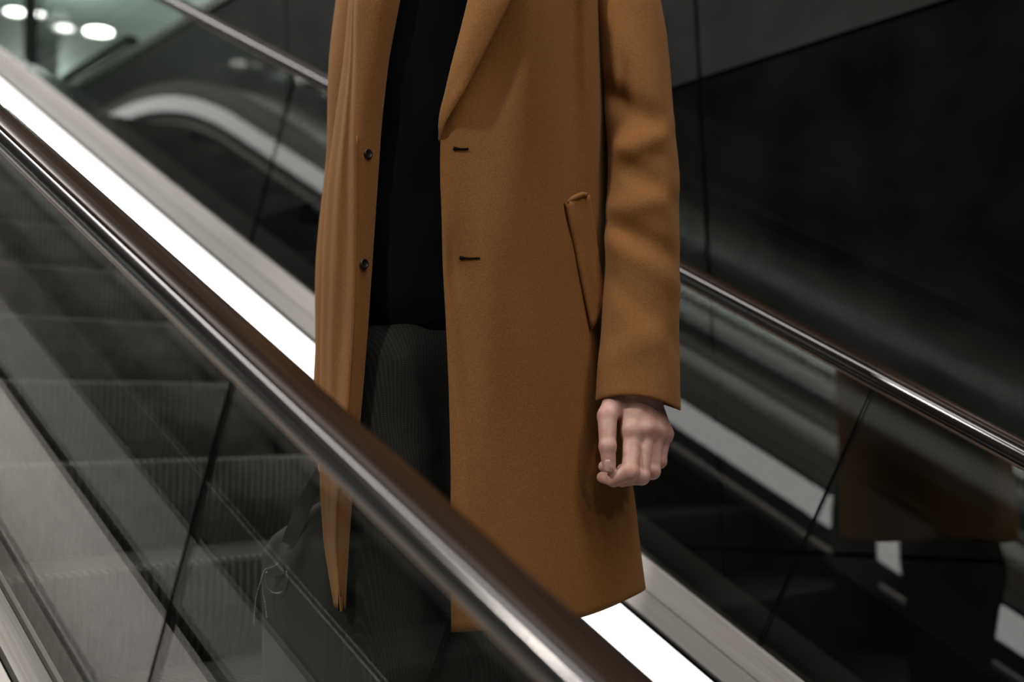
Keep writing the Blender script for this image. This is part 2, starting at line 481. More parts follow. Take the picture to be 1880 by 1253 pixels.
# ------------------------------------------------------------------ person: local frame
PX, PY, PZ = 1.15, 1.28, -0.799          # on the tread, camera-relative
UAX = Vector((math.sin(YAW), -math.cos(YAW), 0.0))
VAX = Vector((-math.cos(YAW), -math.sin(YAW), 0.0))
PO = Vector((PX, PY, PZ))
RMT = np.array([list(rt), [-c for c in up], list(fw)]).T
def ray(x, y):
    return RMT @ np.array([(x-CX)/FPX, (y-CY)/FPX, 1.0])
def uz(x, y, v):
    """figure coordinates (u right, v towards the viewer, z up from the sole) of a point seen at (x, y) with depth v"""
    d = ray(x, y); c = np.array(VAX)
    t = (v + float(PO.dot(VAX)))/float(d @ c)
    p = d*t - np.array(PO)
    return np.array([float(p @ np.array(UAX)), v, p[2]])
UVW = np.array([list(UAX), list(VAX), [0, 0, 1]])
BASE = np.array([PX, PY, Zc(PZ)])
def W3(a):
    return np.asarray(a) @ UVW + BASE

person = empty('person', (PX, PY, Zc(PZ)), 'person in a long open camel coat, black sweater and dark trousers standing on the escalator', 'person')

def grid_obj(name, G, mats, parent, thick=0.0, closed_u=False, inner=None, rim=None, sub=0, close_ends=False):
    """G: rows x cols x 3 in figure coordinates"""
    r, c = G.shape[:2]
    V = W3(G.reshape(-1, 3)); F = []
    cc = c if closed_u else c-1
    for i in range(r-1):
        for j in range(cc):
            a, b = i*c+j, i*c+(j+1) % c
            F.append((a, b, b+c, a+c))
    if close_ends:
        F.append(tuple(range(c-1, -1, -1))); F.append(tuple((r-1)*c+j for j in range(c)))
    o = mesh_obj(name, V, F, mats, None, True)
    if thick:
        md = o.modifiers.new('thickness', 'SOLIDIFY'); md.thickness = thick; md.offset = -1.0
        md.use_even_offset = False
        if inner is not None: md.material_offset = inner
        if rim is not None: md.material_offset_rim = rim
    if sub:
        ms = o.modifiers.new('smooth', 'SUBSURF'); ms.levels = sub; ms.render_levels = sub
    if parent: keep(o, parent)
    return o

def catmull(P, n):
    """P: k x d control points -> n samples"""
    P = np.asarray(P, float); k = len(P)
    E = np.vstack([2*P[0]-P[1], P, 2*P[-1]-P[-2]])
    t = np.linspace(0, k-1-1e-9, n); i = t.astype(int); f = (t-i)[:, None]
    p0, p1, p2, p3 = E[i], E[i+1], E[i+2], E[i+3]
    return 0.5*(2*p1+(p2-p0)*f+(2*p0-5*p1+4*p2-p3)*f*f+(3*p1-p0-3*p2+p3)*f**3)

def smooth_rows(A, n=2):
    for _ in range(n):
        B = A.copy(); B[1:-1] = 0.25*A[:-2]+0.5*A[1:-1]+0.25*A[2:]; A = B
    return A

def G1(x, c, s): return np.exp(-((x-c)/s)**2)

# ---- coat body: columns run from the person's right front edge round the back to the left front edge
def tab(*a):
    ys = a[0::2]; xs = a[1::2]
    return lambda y: np.interp(y, ys, xs)
cols = [
 # x(y), v(y), hem y
 (tab(-110, 752, 0, 735, 110, 714, 225, 701, 330, 694, 450, 686, 600, 676, 750, 664, 900, 648, 1000, 641, 1122, 634), tab(-110, .075, 0, .085, 225, .085, 500, .085, 800, .08, 1122, .075), 1122),
 (tab(-110, 715, 0, 700, 110, 690, 225, 680, 330, 675, 450, 670, 600, 664, 750, 653, 900, 638, 1000, 632, 1122, 630), tab(-110, .108, 0, .118, 225, .106, 500, .100, 800, .095, 1122, .088), 1123),
 (tab(-110, 672, 0, 657, 110, 656, 225, 652, 330, 652, 450, 651, 600, 646, 750, 636, 900, 619, 1000, 615, 1122, 624), tab(-110, .105, 0, .116, 225, .115, 500, .108, 800, .10, 1122, .09), 1123),
 (tab(-110, 664, 0, 650, 110, 648, 225, 641, 330, 634, 450, 630, 600, 624, 750, 616, 900, 606, 1000, 606, 1122, 621), tab(-110, .05, 0, .070, 225, .078, 500, .075, 800, .06, 1122, .04), 1120),
 (tab(-110, 660, 0, 645, 110, 639, 225, 625, 330, 612, 450, 604, 600, 600, 750, 598, 900, 597, 1000, 601, 1122, 619), tab(-110, .03, 0, .045, 225, .055, 500, .055, 800, .03, 1122, .0), 1118),
 (tab(-110, 658, 0, 643, 110, 633, 225, 617, 330, 604, 450, 596, 600, 592, 750, 589, 900, 591, 1000, 598, 1122, 617), tab(-110, -.03, 0, -.03, 500, -.02, 800, -.04, 1122, -.06), 1112),
 (tab(-110, 720, 0, 690, 330, 665, 700, 650, 1122, 655), tab(-110, -.14, 500, -.15, 1122, -.16), 1090),
 (tab(-110, 880, 1100, 880), tab(-110, -.19, 500, -.19, 1122, -.21), 1080),
 (tab(-110, 1040, 0, 1050, 500, 1060, 1100, 1100), tab(-110, -.15, 500, -.16, 1122, -.17), 1075),
 (tab(-110, 1100, 0, 1108, 250, 1114, 550, 1118, 700, 1126, 850, 1153, 900, 1162, 1000, 1173, 1080, 1184), tab(-110, -.05, 500, -.05, 1122, -.05), 1078),
 (tab(-110, 1085, 0, 1092, 250, 1098, 550, 1100, 700, 1104, 850, 1125, 900, 1132, 1000, 1140, 1122, 1150), tab(-110, .035, 0, .035, 500, .035, 1122, .035), 1103),
 (tab(-110, 1040, 0, 1045, 550, 1045, 850, 1060, 1122, 1070), tab(-110, .09, 0, .085, 500, .088, 1122, .095), 1134),
 (tab(-110, 975, 0, 980, 550, 970, 850, 975, 1160, 980), tab(-110, .125, 0, .13, 500, .135, 1122, .145), 1150),
 (tab(-110, 925, 0, 918, 225, 890, 550, 895, 1160, 898), tab(-110, .135, 0, .148, 225, .16, 500, .16, 1122, .172), 1158),
 (tab(-110, 900, 0, 884, 110, 858, 225, 838, 330, 836, 550, 844, 850, 854, 1160, 856), tab(-110, .133, 0, .152, 225, .168, 500, .168, 1122, .182), 1161),
 (tab(-110, 885, 0, 866, 60, 851, 110, 838, 165, 825, 200, 815, 225, 810, 270, 808, 330, 808, 400, 811, 550, 817, 700, 824, 850, 828, 1160, 829), tab(-110, .125, 0, .148, 225, .168, 500, .170, 1122, .185), 1161),
]
NR, NCOL = 96, 150
rows = []
for tt in np.linspace(0, 1, NR):
    P = []
    for fx, fv, hem in cols:
        y = -110 + tt*(hem+110)
        P.append(uz(float(fx(y)), y, float(fv(y))))
    rows.append(P)
A = smooth_rows(np.array(rows), 3)
CG = np.array([catmull(A[i], NCOL) for i in range(NR)])
# soft folds on the front panel: drapes running down from the chest and below the pocket
ci = np.linspace(0, len(cols)-1, NCOL)[None, :]; ri = np.linspace(0, 1, NR)[:, None]
ypx = -110 + ri*1270
fold = (0.010*G1(ci, 12.0+(ypx-0)/900, 0.42)*np.clip((520-ypx)/500, 0, 1)*1.1
        - 0.014*G1(ci, 11.0, 0.42)*np.clip((450-ypx)/300, 0, 1) + 0.010*G1(ci, 10.35, 0.34)*np.clip((450-ypx)/300, 0, 1)
        + 0.006*G1(ci, 12.9, 0.5)*np.exp(-((ypx-560)/260)**2)
        - 0.004*np.exp(-((ypx-480)/60)**2)*G1(ci, 14.2, 0.5)
        + 0.0035*np.sin(ypx/95+ci*1.7)*np.clip((ci-10.5)/1.5, 0, 1)*np.clip((14.7-ci)/0.8, 0, 1))
fold = fold + 0.006*G1(ci, 3.3, 0.35)*np.clip((900-ypx)/600, 0, 1) - 0.007*G1(ci, 3.95, 0.3)*np.clip((950-ypx)/500, 0, 1)
CG[:, :, 1] += fold*1.35
# shoulders close towards the neck above the frame
neck = uz(868, -130, -0.02)
extra = []
top = CG[0].copy(); ang = np.arctan2(top[:, 1]-neck[1], top[:, 0]-neck[0])
ring = np.stack([neck[0]+0.085*np.cos(ang), neck[1]+0.085*np.sin(ang), np.full(NCOL, top[:, 2].mean()+0.055)], 1)
for f_, dz in ((1.0, 0.0), (0.75, 0.0), (0.5, 0.006), (0.25, 0.006)):
    e = ring*f_+top*(1-f_); e[:, 2] += dz; extra.append(e)
CG2 = np.concatenate([np.array(extra), CG], 0)
coat = grid_obj('coat', CG2, ['wool', 'lining'], person, thick=0.006, inner=1, rim=0)
coat['label'] = 'long camel wool coat worn open'

def coat_v(x, y):
    """front-panel surface depth of the coat where it is seen at (x, y)"""
    yy = np.clip((y+110)/1270*(NR-1), 0, NR-1.001); i = int(yy)
    row = CG[i]; half = row[NCOL//2+15:]
    xs = []
    u0 = uz(x, y, 0.13)[0]
    k = int(np.argmin(np.abs(half[:, 0]-u0)+10*(half[:, 1] < 0)))
    return float(half[k, 1])

# ---- lapels
def strip(name, rows_, mat, parent, thick, n=40, nc=10, inner=None):
    """rows_: list of rows; each row a list of (x, y, v)"""
    R = np.array([[uz(*p) for p in r] for r in rows_])
    R = np.stack([catmull(R[:, j], n) for j in range(R.shape[1])], 1)
    R = np.array([catmull(R[i], nc) for i in range(n)])
    return grid_obj(name, R, mat, parent, thick=thick, inner=inner)
def cv(x, y, off): return coat_v(x, y)+off
lap = []
for (y, x0, x1, st) in ((-110, 886, 1000, .034), (-50, 876, 968, .032), (0, 866, 938, .030), (60, 851, 906, .026), (120, 835, 874, .021), (170, 823, 848, .018), (205, 814, 828, .012), (228, 811, 815, .006), (244, 811, 813, .001), (258, 811, 812, -.006)):
    lap.append([(x0-1, y, cv(x0+4, y, min(0, st))), (x0-0.5, y, cv(x0+4, y, min(.011, st*.6))), (x0+(x1-x0)*.3, y+2, cv(x0+(x1-x0)*.3, y, st*.85)),
                (x0+(x1-x0)*.7, y+3, cv(x0+(x1-x0)*.7, y, st)), (x1, y+4, cv(x1, y, st*.92))])
lo_ = strip('lapel', lap, ['wool'], coat, 0.004, 48, 16)

# ---- pocket welt, its lit upper lip, buttonholes, buttons, stitched front seam
wl = []
for t in np.linspace(0, 1, 7):
    xl, yl = 1039+(1088-1039)*t, 372+(604-372)*t
    xr, yr = 1080+(1106-1080)*min(1, t*1.15), 358+(560-358)*t
    wl.append([(xl, yl, cv(xl, yl, -.003)), (xl+.1*(xr-xl), yl+.1*(yr-yl), cv(xl, yl, .002)), ((xl+xr)/2, (yl+yr)/2, cv((xl+xr)/2, (yl+yr)/2, .005)),
               (xr-.1*(xr-xl), yr-.1*(yr-yl), cv(min(xr, 1096), yr, .005)), (xr, yr, cv(min(xr, 1096), yr, .001))])
strip('pocket_welt', wl, ['wool'], coat, 0.003, 24, 12)

def tube(name, pts, r, mat, parent, n=10, rr=None, kp=True):
    """round tube through figure-coordinate points"""
    P = [Vector(W3(p)) for p in pts]; V = []; F = []
    for i, p in enumerate(P):
        d = (P[min(i+1, len(P)-1)]-P[max(i-1, 0)]).normalized()
        a = d.cross(Vector((0.3, 0.2, 0.93))).normalized(); b = d.cross(a)
        q = rr[i] if rr is not None else r
        for k in range(n):
            t = 2*math.pi*k/n; V.append(p+(a*math.cos(t)+b*math.sin(t))*q)
    for i in range(len(P)-1):
        for k in range(n):
            F.append((i*n+k, i*n+(k+1) % n, (i+1)*n+(k+1) % n, (i+1)*n+k))
    F.append(tuple(range(n-1, -1, -1))); F.append(tuple((len(P)-1)*n+k for k in range(n)))
    o = mesh_obj(name, V, F, mat, None, True); fix_normals(o)
    if parent: keep(o, parent)
    return o
tube('pocket_lip', [uz(x, y, cv(min(x, 1070), y, .009)) for x, y in ((1041, 372), (1050, 366), (1060, 361), (1070, 357.5), (1079, 357.5))], .0035, 'wool', coat, rr=[.0022, .0036, .0042, .0042, .0028])
for (xa, xb, y) in ((833, 860, 272.5), (845, 881, 473.5)):
    pts = [uz(x, y+dy, cv(x, y, .0008)) for x, dy in zip(np.linspace(xa, xb, 6), (0, .5, 1, 1, 1, .5))]
    tube('buttonhole', pts, .0016, 'thread', coat, 8, rr=[.0030, .0020, .0014, .0013, .0013, .0010])

def disc(name, c, nrm, r, h, mat, parent, n=20):
    """small round button: c and nrm in figure coordinates"""
    c = Vector(W3(c)); nn = Vector(np.asarray(nrm) @ UVW).normalized()
    a = nn.orthogonal().normalized(); b = nn.cross(a); V = []; F = []
    prof = [(r*.85, 0), (r, h*.4), (r*.92, h), (r*.72, h), (r*.62, h*.75), (0.0005, h*.7)]
    for (q, z) in prof:
        for k in range(n):
            t = 2*math.pi*k/n; V.append(c+a*q*math.cos(t)+b*q*math.sin(t)+nn*z)
    for i in range(len(prof)-1):
        for k in range(n):
            F.append((i*n+k, i*n+(k+1) % n, (i+1)*n+(k+1) % n, (i+1)*n+k))
    F.append(tuple((len(prof)-1)*n+k for k in range(n)))
    o = mesh_obj(name, V, F, mat, None, True); fix_normals(o); keep(o, parent); return o
for (x, y) in ((675, 283), (668, 485)):
    disc('button', uz(x, y, .1055 if y < 400 else .1035), (0.75, 0.65, 0.05), .0075, .0030, 'button', coat)
seam = []
for y in np.linspace(250, 1096, 50):
    x = float(cols[2][0](y))+3.5; seam.append(uz(x, y, float(cols[2][1](y))+.0035))
tube('front_seam', seam, .0012, 'stitch', coat, 6)

# ---- sleeves
def sleeve(name, xl, xr, vc, depth, y0, y1, folds, n=90, m=64, cuff=True):
    rows_ = []
    for i in range(n):
        t = i/(n-1); y = y0+(y1-y0)*t
        a, b = float(xl(y)), float(xr(y)); v = float(vc(y)); dp = float(depth(y))
        row = []
        for k in range(m):
            th = 2*math.pi*k/m
            cxp = (a+b)/2; hw = (b-a)/2
            c, s = math.cos(th), math.sin(th)
            sgc = abs(c)**0.9*(1 if c >= 0 else -1); sgs = abs(s)**0.9*(1 if s >= 0 else -1)
            x = cxp+hw*sgc
            vv = v+dp*sgs
            d = folds(th, y)
            # the opening drops towards the outside of the arm, as the cuff does in the picture
            yy = y + (t**8)*(9*c+18*c*c+(0 if s > 0 else 8*(1-c*c)))
            p = uz(x, yy, vv)
            ctr = uz(cxp, yy, v)
            dirv = (p-ctr); L = np.linalg.norm(dirv)
            row.append(ctr+dirv*(1+d/L))
        rows_.append(row)
    A_ = np.array(rows_)
    # rounded sleeve head that closes into the shoulder
    c0 = A_[0].mean(0); capr = []
    inw = np.array([-.050 if c0[0] > 0 else .050, 0, .0])
    for (sc_, dz_, k_) in ((.25, .050, 1.0), (.55, .044, .8), (.78, .033, .55), (.92, .018, .28)):
        q_ = c0+(A_[0]-c0)*sc_+inw*k_; q_[:, 2] = A_[0][:, 2]*sc_+c0[2]*(1-sc_)+dz_; capr.append(q_)
    A_ = np.concatenate([np.array(capr), A_], 0)
    if cuff:   # turned-in edge
        ctr = A_[-1].mean(0)
        add = []
        for (sc_, dz_) in ((.995, -.0025), (.975, -.0042), (.945, -.0030), (.915, .004), (.78, .05)):
            q_ = ctr+(A_[-1]-ctr)*sc_; q_[:, 2] = A_[-1][:, 2]+dz_; add.append(q_)
        A_ = np.concatenate([A_, np.array(add)], 0)
    o = grid_obj(name, A_, ['wool', 'lining'], coat, closed_u=True)
    me = o.data
    nf = len(me.polygons); mi = np.zeros(nf, int)
    if cuff: mi[-m:] = 1
    me.polygons.foreach_set('material_index', mi.tolist())
    fix_normals(o)
    return o
def folds_l(th, y):
    s = math.sin(th); c = math.cos(th)
    f = max(0.0, s)**0.7
    d = 0.0
    for (yc, sg, amp, sl) in ((205, 26, -.007, 40), (262, 24, .008, -30), (325, 22, -.006, 45), (372, 26, .006, -20), (438, 20, -.006, 35), (480, 24, .005, 50), (560, 30, -.005, 60), (630, 30, .003, -40)):
        d += amp*math.exp(-((y-yc-sl*c)/sg)**2)
    d *= f*1.4
    d += 0.004*math.exp(-((y-300)/70)**2)*math.exp(-((c-0.75)/0.3)**2)
    d += 0.002*math.sin(y/37+3*th)*f
    return d
sleeve('sleeve',
       tab(-110, 1078, 0, 1092, 130, 1104, 300, 1117, 380, 1113, 480, 1110, 600, 1104, 680, 1097, 735, 1092),
       tab(-110, 1180, 0, 1213, 60, 1224, 130, 1231, 250, 1239, 320, 1245, 450, 1248, 600, 1247, 700, 1249, 735, 1251),
       tab(-110, -.03, 0, -.01, 300, .02, 500, .05, 735, .088), tab(-110, .06, 300, .064, 735, .052), -110, 722, folds_l)
sleeve('sleeve',
       tab(-110, 640, 0, 617, 110, 607, 240, 598, 480, 583, 680, 573, 790, 574),
       tab(-110, 760, 0, 735, 300, 715, 790, 688),
       tab(-110, -.075, 300, -.085, 790, -.085), tab(-110, .065, 300, .065, 790, .050), -110, 790, lambda th, y: 0.003*math.sin(y/60+2*th))

# ---- distance-field bodies
def surfnets(F, org, h):
    s = F < 0
    nx, ny, nz = [d-1 for d in F.shape]
    corner = [(i, j, k) for i in (0, 1) for j in (0, 1) for k in (0, 1)]
    sl = lambda c: (slice(c[0], c[0]+nx), slice(c[1], c[1]+ny), slice(c[2], c[2]+nz))
    cnt_in = sum(s[sl(c)].astype(np.int8) for c in corner)
    act = (cnt_in > 0) & (cnt_in < 8)
    I = np.argwhere(act); idx = -np.ones(act.shape, int); idx[act] = np.arange(len(I))
    acc = np.zeros((len(I), 3)); cn = np.zeros(len(I))
    for a in corner:
        for ax in range(3):
            if a[ax] == 0:
                b = list(a); b[ax] = 1
                fa = F[I[:, 0]+a[0], I[:, 1]+a[1], I[:, 2]+a[2]]; fb = F[I[:, 0]+b[0], I[:, 1]+b[1], I[:, 2]+b[2]]
                mk = (fa < 0) != (fb < 0)
                t = np.where(mk, fa/np.where(mk, fa-fb, 1), 0)
                p = np.array(a, float)+t[:, None]*(np.array(b)-np.array(a))
                acc[mk] += p[mk]; cn[mk] += 1
    V = (I+acc/cn[:, None])*h+org
    faces = []
    for ax in range(3):
        o1, o2 = (ax+1) % 3, (ax+2) % 3
        n_ = [slice(None)]*3; n_[ax] = slice(0, -1); m_ = [slice(None)]*3; m_[ax] = slice(1, None)
        ch = s[tuple(n_)] != s[tuple(m_)]
        E = np.argwhere(ch)
        ok = (E[:, o1] > 0) & (E[:, o2] > 0) & (E[:, o1] < F.shape[o1]-1) & (E[:, o2] < F.shape[o2]-1)
        E = E[ok]
        def cell(d1, d2):
            q = E.copy(); q[:, o1] += d1; q[:, o2] += d2; return idx[q[:, 0], q[:, 1], q[:, 2]]
        Q = np.stack([cell(-1, -1), cell(0, -1), cell(0, 0), cell(-1, 0)], 1)
        flip = s[E[:, 0], E[:, 1], E[:, 2]]
        Q[~flip] = Q[~flip][:, ::-1]
        faces.append(Q)
    return V, np.concatenate(faces)

def cone(P, a, b, ra, rb):
    a, b = np.asarray(a), np.asarray(b); ab = b-a
    t = np.clip(((P-a) @ ab)/max(ab @ ab, 1e-12), 0, 1)
    return np.linalg.norm(P-a-t[..., None]*ab, axis=-1)-(ra+(rb-ra)*t)
def smin(a, b, k):
    h = np.clip(0.5+0.5*(b-a)/k, 0, 1)
    return b*(1-h)+a*h-k*h*(1-h)
def field(fn, lo3, hi3, h):
    lo3, hi3 = np.array(lo3), np.array(hi3)
    nn = np.ceil((hi3-lo3)/h).astype(int)+1
    ax = [lo3[i]+h*np.arange(nn[i]) for i in range(3)]
    P = np.stack(np.meshgrid(*ax, indexing='ij'), -1)
    return surfnets(fn(P), lo3, h)

# hand: joints as seen, with their depth; five fingers of unequal length, thumb at the side
H = lambda x, y, v: uz(x, y, v)
fingers = [
  # MCP, PIP, DIP, tip with radii
  ([(1160, 792, .118), (1157, 867, .140), (1127, 881, .128), (1106, 877, .112)], [.0136, .0118, .0098, .0080]),
  ([(1185, 788, .112), (1177, 875, .126), (1142, 881, .098), (1109, 857, .092)], [.0136, .0116, .0098, .0082]),
  ([(1205, 792, .099), (1197, 866, .108), (1170, 874, .078), (1142, 862, .066)], [.0128, .0108, .0090, .0076]),
  ([(1219, 798, .083), (1211, 848, .086), (1193, 857, .060), (1172, 850, .050)], [.0112, .0092, .0080, .0068]),
]
thumb = ([(1137, 722, .100), (1115, 764, .122), (1115.5, 820, .136), (1118, 856, .137)], [.0175, .0136, .0114, .0094])
wrist_a, wrist_b = H(1172, 660, .085), H(1172, 725, .092)
def hand_fn(P):
    d = cone(P, wrist_a, wrist_b, .026, .0255)
    palm = None
    for j, (pts, rr) in enumerate(fingers):
        a = wrist_b + (H(*pts[0])-H(1190, 792, .106))*0.50
        c = cone(P, a, H(*pts[0]), .0175, rr[0]+.0022)
        palm = c if palm is None else smin(palm, c, .014)
    # fill of the palm on the body side
    palm = smin(palm, cone(P, H(1165, 740, .088), H(1178, 800, .086), .018, .016), .012)
    d = smin(d, palm, .012)
    fs = None
    for pts, rr in fingers:
        f = None
        for k in range(3):
            c = cone(P, H(*pts[k]), H(*pts[k+1]), rr[k]-(.001 if k == 0 else 0), rr[k+1])
            f = c if f is None else smin(f, c, .0035)
        # knuckles
        f = smin(f, np.linalg.norm(P-(H(*pts[1])+np.array([0.001, .0015, 0])), axis=-1)-(rr[1]*0.98), .003)
        fs = f if fs is None else smin(fs, f, .0022)
        d = smin(d, np.linalg.norm(P-(H(*pts[0])+np.array([0, .0045, .001])), axis=-1)-(rr[0]*0.86), .009)
    d = smin(d, fs, .005)
    t = None
    pts, rr = thumb
    for k in range(3):
        c = cone(P, H(*pts[k]), H(*pts[k+1]), rr[k], rr[k+1]); t = c if t is None else smin(t, c, .004)
    t = smin(t, np.linalg.norm(P-(H(*pts[2])+np.array([0, .001, 0])), axis=-1)-.0112, .003)
    # web of the thumb
    t = smin(t, cone(P, H(1128, 738, .108), H(1152, 772, .108), .012, .008), .008)
    return smin(d, t, .004)
lo3 = np.minimum(H(1080, 900, .02), H(1080, 900, .18)); hi3 = np.maximum(H(1262, 660, .02), H(1262, 660, .18))
HV, HF = field(hand_fn, (lo3[0]-.01, .0, lo3[2]-.01), (hi3[0]+.01, .18, hi3[2]+.005), .0016)

# whole body: head, trunk, arms and legs in one surface, the hand joined at the wrist under the sleeve
shL, shR = uz(1105, -95, -.02), uz(680, -95, -.06)
elL, elR = uz(1180, 330, .0), uz(652, 330, -.09)
wrR = uz(632, 772, -.085)
nk = uz(868, -110, -.03); pel = uz(850, 640, -.02)
hd = nk + np.array([-.01, .02, .16])
footL, footR = np.array([.040, -.03, 0]), np.array([-.115, .02, 0])
def body_fn(P):
    d = cone(P, pel, uz(868, 60, -.035), .095, .085)
    d = smin(d, cone(P, pel+np.array([.06, 0, 0]), pel+np.array([-.06, 0, 0]), .09, .09), .05)
    d = smin(d, cone(P, shL+np.array([-.02, -.02, -.01]), shR+np.array([.02, -.01, -.01]), .040, .040), .05)
    d = smin(d, cone(P, nk, hd, .055, .05), .03)
    hq = (P-hd-np.array([0, .005, .05]))/np.array([.074, .092, .112])
    d = smin(d, (np.linalg.norm(hq, axis=-1)-1)*.08, .02)
    d = smin(d, cone(P, hd+np.array([-.012, .06, -.03]), hd+np.array([-.012, .082, -.035]), .035, .022), .03)      # jaw and chin
    d = smin(d, cone(P, hd+np.array([-.022, .092, .055]), hd+np.array([-.026, .110, .020]), .008, .012), .01)     # nose
    for sx in (-1, 1):
        d = smin(d, cone(P, hd+np.array([sx*.074, -.005, .05]), hd+np.array([sx*.078, -.01, .02]), .014, .009), .008)   # ears
        e = np.linalg.norm(P-(hd+np.array([-.02+sx*.031, .094, .052])), axis=-1)-.012
        d = np.maximum(d, -e*0.6)                                                                           # eye sockets
        d = np.minimum(d, np.linalg.norm(P-(hd+np.array([-.02+sx*.031, .085, .052])), axis=-1)-.013)
    d = smin(d, cone(P, hd+np.array([-.045, .094, -.012]), hd+np.array([0.0, .096, -.012]), .006, .006), .006)     # mouth
    for (s_, e_, w_) in ((shL, elL, wrist_a), (shR+np.array([.03, 0, -.03]), elR, wrR)):
        d = smin(d, cone(P, s_, e_, .036, .034), .03); d = smin(d, cone(P, e_, w_, .034, .026), .02)
    for hx, ft in ((.075, footL), (-.08, footR)):
        hip = pel+np.array([hx, 0, -.04]); kn = np.array([ft[0], .03, .50]); an = ft+np.array([0, 0, .09])
        d = smin(d, cone(P, hip, kn, .080, .052), .04); d = smin(d, cone(P, kn, an, .050, .036), .02)
        d = smin(d, cone(P, an+np.array([0, 0, -.03]), ft+np.array([0, .11, .045]), .036, .025), .02)
    return d
BV, BF = field(body_fn, (-.36, -.22, .0), (.40, .24, 2.0), .012)
# the other hand, mirrored, holding the bag strap
HR = HV.copy(); off = HR-wrist_b
HR = np.stack([wrR[0]-off[:, 0]*0.9, wrR[1]+off[:, 1]*0.9, wrR[2]+off[:, 2]*0.9-.02], 1)
VV = np.concatenate([BV, HV, HR]); FF = [tuple(f) for f in BF]+[tuple(f+len(BV)) for f in HF]+[tuple((f+len(BV)+len(HV))[::-1]) for f in HF]
body = mesh_obj('body', W3(VV), FF, 'skin', None, True)
ms = body.modifiers.new('soft', 'SMOOTH'); ms.factor = 0.5; ms.iterations = 4
keep(body, person); body['label'] = 'loosely curled pale left hand below the cuff'
# thumb nail
nl = []
for t in np.linspace(0, 1, 7):
    y = 845+t*22; hw = (8.2-1.2*t-(1.8 if t > .9 else 0)-(1.5 if t < .1 else 0))
    nl.append([(1117+hw*q, y, .136+.0086*math.sqrt(max(0, 1-(q*.80)**2))+.0018-(.0024*t*t)) for q in (-1, -.6, 0, .6, 1)])
strip('thumb_nail', nl, ['nail'], body, 0.0006, 10, 10)
# hair
def hair_fn(P):
    hq = (P-hd-np.array([0, -.004, .062]))/np.array([.086, .100, .118])
    d = (np.linalg.norm(hq, axis=-1)-1)*.09
    cut = (P[..., 2]-hd[2]-.02)+0.9*(-(P[..., 1]-hd[1]-.02)) - .04
    return np.maximum(d, -cut)
hv, hf = field(hair_fn, hd+np.array([-.13, -.15, -.15]), hd+np.array([.13, .15, .25]), .010)
keep(mesh_obj('hair', W3(hv), hf, 'hair', None, True), person)

# ---- sweater: black knit, hem blousing over the trousers
SW = []
for t in np.linspace(0, 1, 50):
    y = -120+t*(612+120)
    xc = np.interp(y, [-120, 0, 300, 612], [868, 850, 838, 835]); a = np.interp(y, [-120, 0, 300, 560, 612], [.10, .150, .158, .150, .140]); b = np.interp(y, [-120, 0, 300, 560, 612], [.08, .100, .112, .118, .105])
    c0 = uz(xc, y, 0.0); row = []
    for k in range(72):
        th = 2*math.pi*k/72
        wob = .003*math.sin(5*th+y/50)+.002*math.sin(9*th-y/31)
        row.append((c0[0]+(a+wob)*math.cos(th), -.012+(b+wob)*math.sin(th), c0[2]-.012*math.sin(th)*0 + .010*math.cos(th)*t))
    SW.append(row)
SWA = np.array(SW); ctr = SWA[-1].mean(0); inn = ctr+(SWA[-1]-ctr)*.93; inn[:, 2] += .02
grid_obj('sweater', np.concatenate([SWA, inn[None]], 0), ['knit'], person, closed_u=True)

# ---- trousers
def trous_fn(P):
    wa = uz(835, 575, 0.0)
    q = (P-np.array([wa[0], -.012, wa[2]-.05]))/np.array([.132, .108, .11])
    d = (np.linalg.norm(q, axis=-1)-1)*.11
    for hx, ft in ((.055, footL), (-.065, footR)):
        hip = np.array([wa[0]+hx, -.005, wa[2]-.09]); kn = np.array([ft[0]-.005, .035, .50]); an = ft+np.array([0, -.005, .10])
        d = smin(d, cone(P, hip, kn, .098, .085), .03); d = smin(d, cone(P, kn, an, .085, .072), .03)
    # creases that run down from the pocket
    for (x0_, y0_, x1_, y1_, amp, wd) in ((735, 660, 800, 830, .006, .012), (725, 760, 775, 900, -.006, .013), (760, 840, 815, 960, .006, .012)):
        c = cone(P, uz(x0_, y0_, .10), uz(x1_, y1_, .10), 0, 0); d = d-amp*np.exp(-(c/wd)**2)*1.0
    return np.maximum(d, .075-P[..., 2])
tv, tf = field(trous_fn, (-.30, -.20, .06), (.28, .22, 1.10), .009)
tr = mesh_obj('trousers', W3(tv), tf, 'check', None, True)
ms = tr.modifiers.new('soft', 'SMOOTH'); ms.iterations = 3; keep(tr, person)
for ft in (footL, footR):
    def shoe_fn(P, ft=ft):
        d = cone(P, ft+np.array([0, -.07, .045]), ft+np.array([0, .05, .04]), .044, .046)
        d = smin(d, cone(P, ft+np.array([0, .05, .036]), ft+np.array([.0, .15, .028]), .045, .034), .02)
        d = smin(d, cone(P, ft+np.array([0, -.06, .06]), ft+np.array([0, -.045, .10]), .042, .042), .02)
        return np.maximum(d, .0025-P[..., 2])
    sv, sf = field(shoe_fn, ft+np.array([-.08, -.14, -.004]), ft+np.array([.08, .22, .16]), .007)
    keep(mesh_obj('shoe', W3(sv), sf, 'leather', None, True), person)

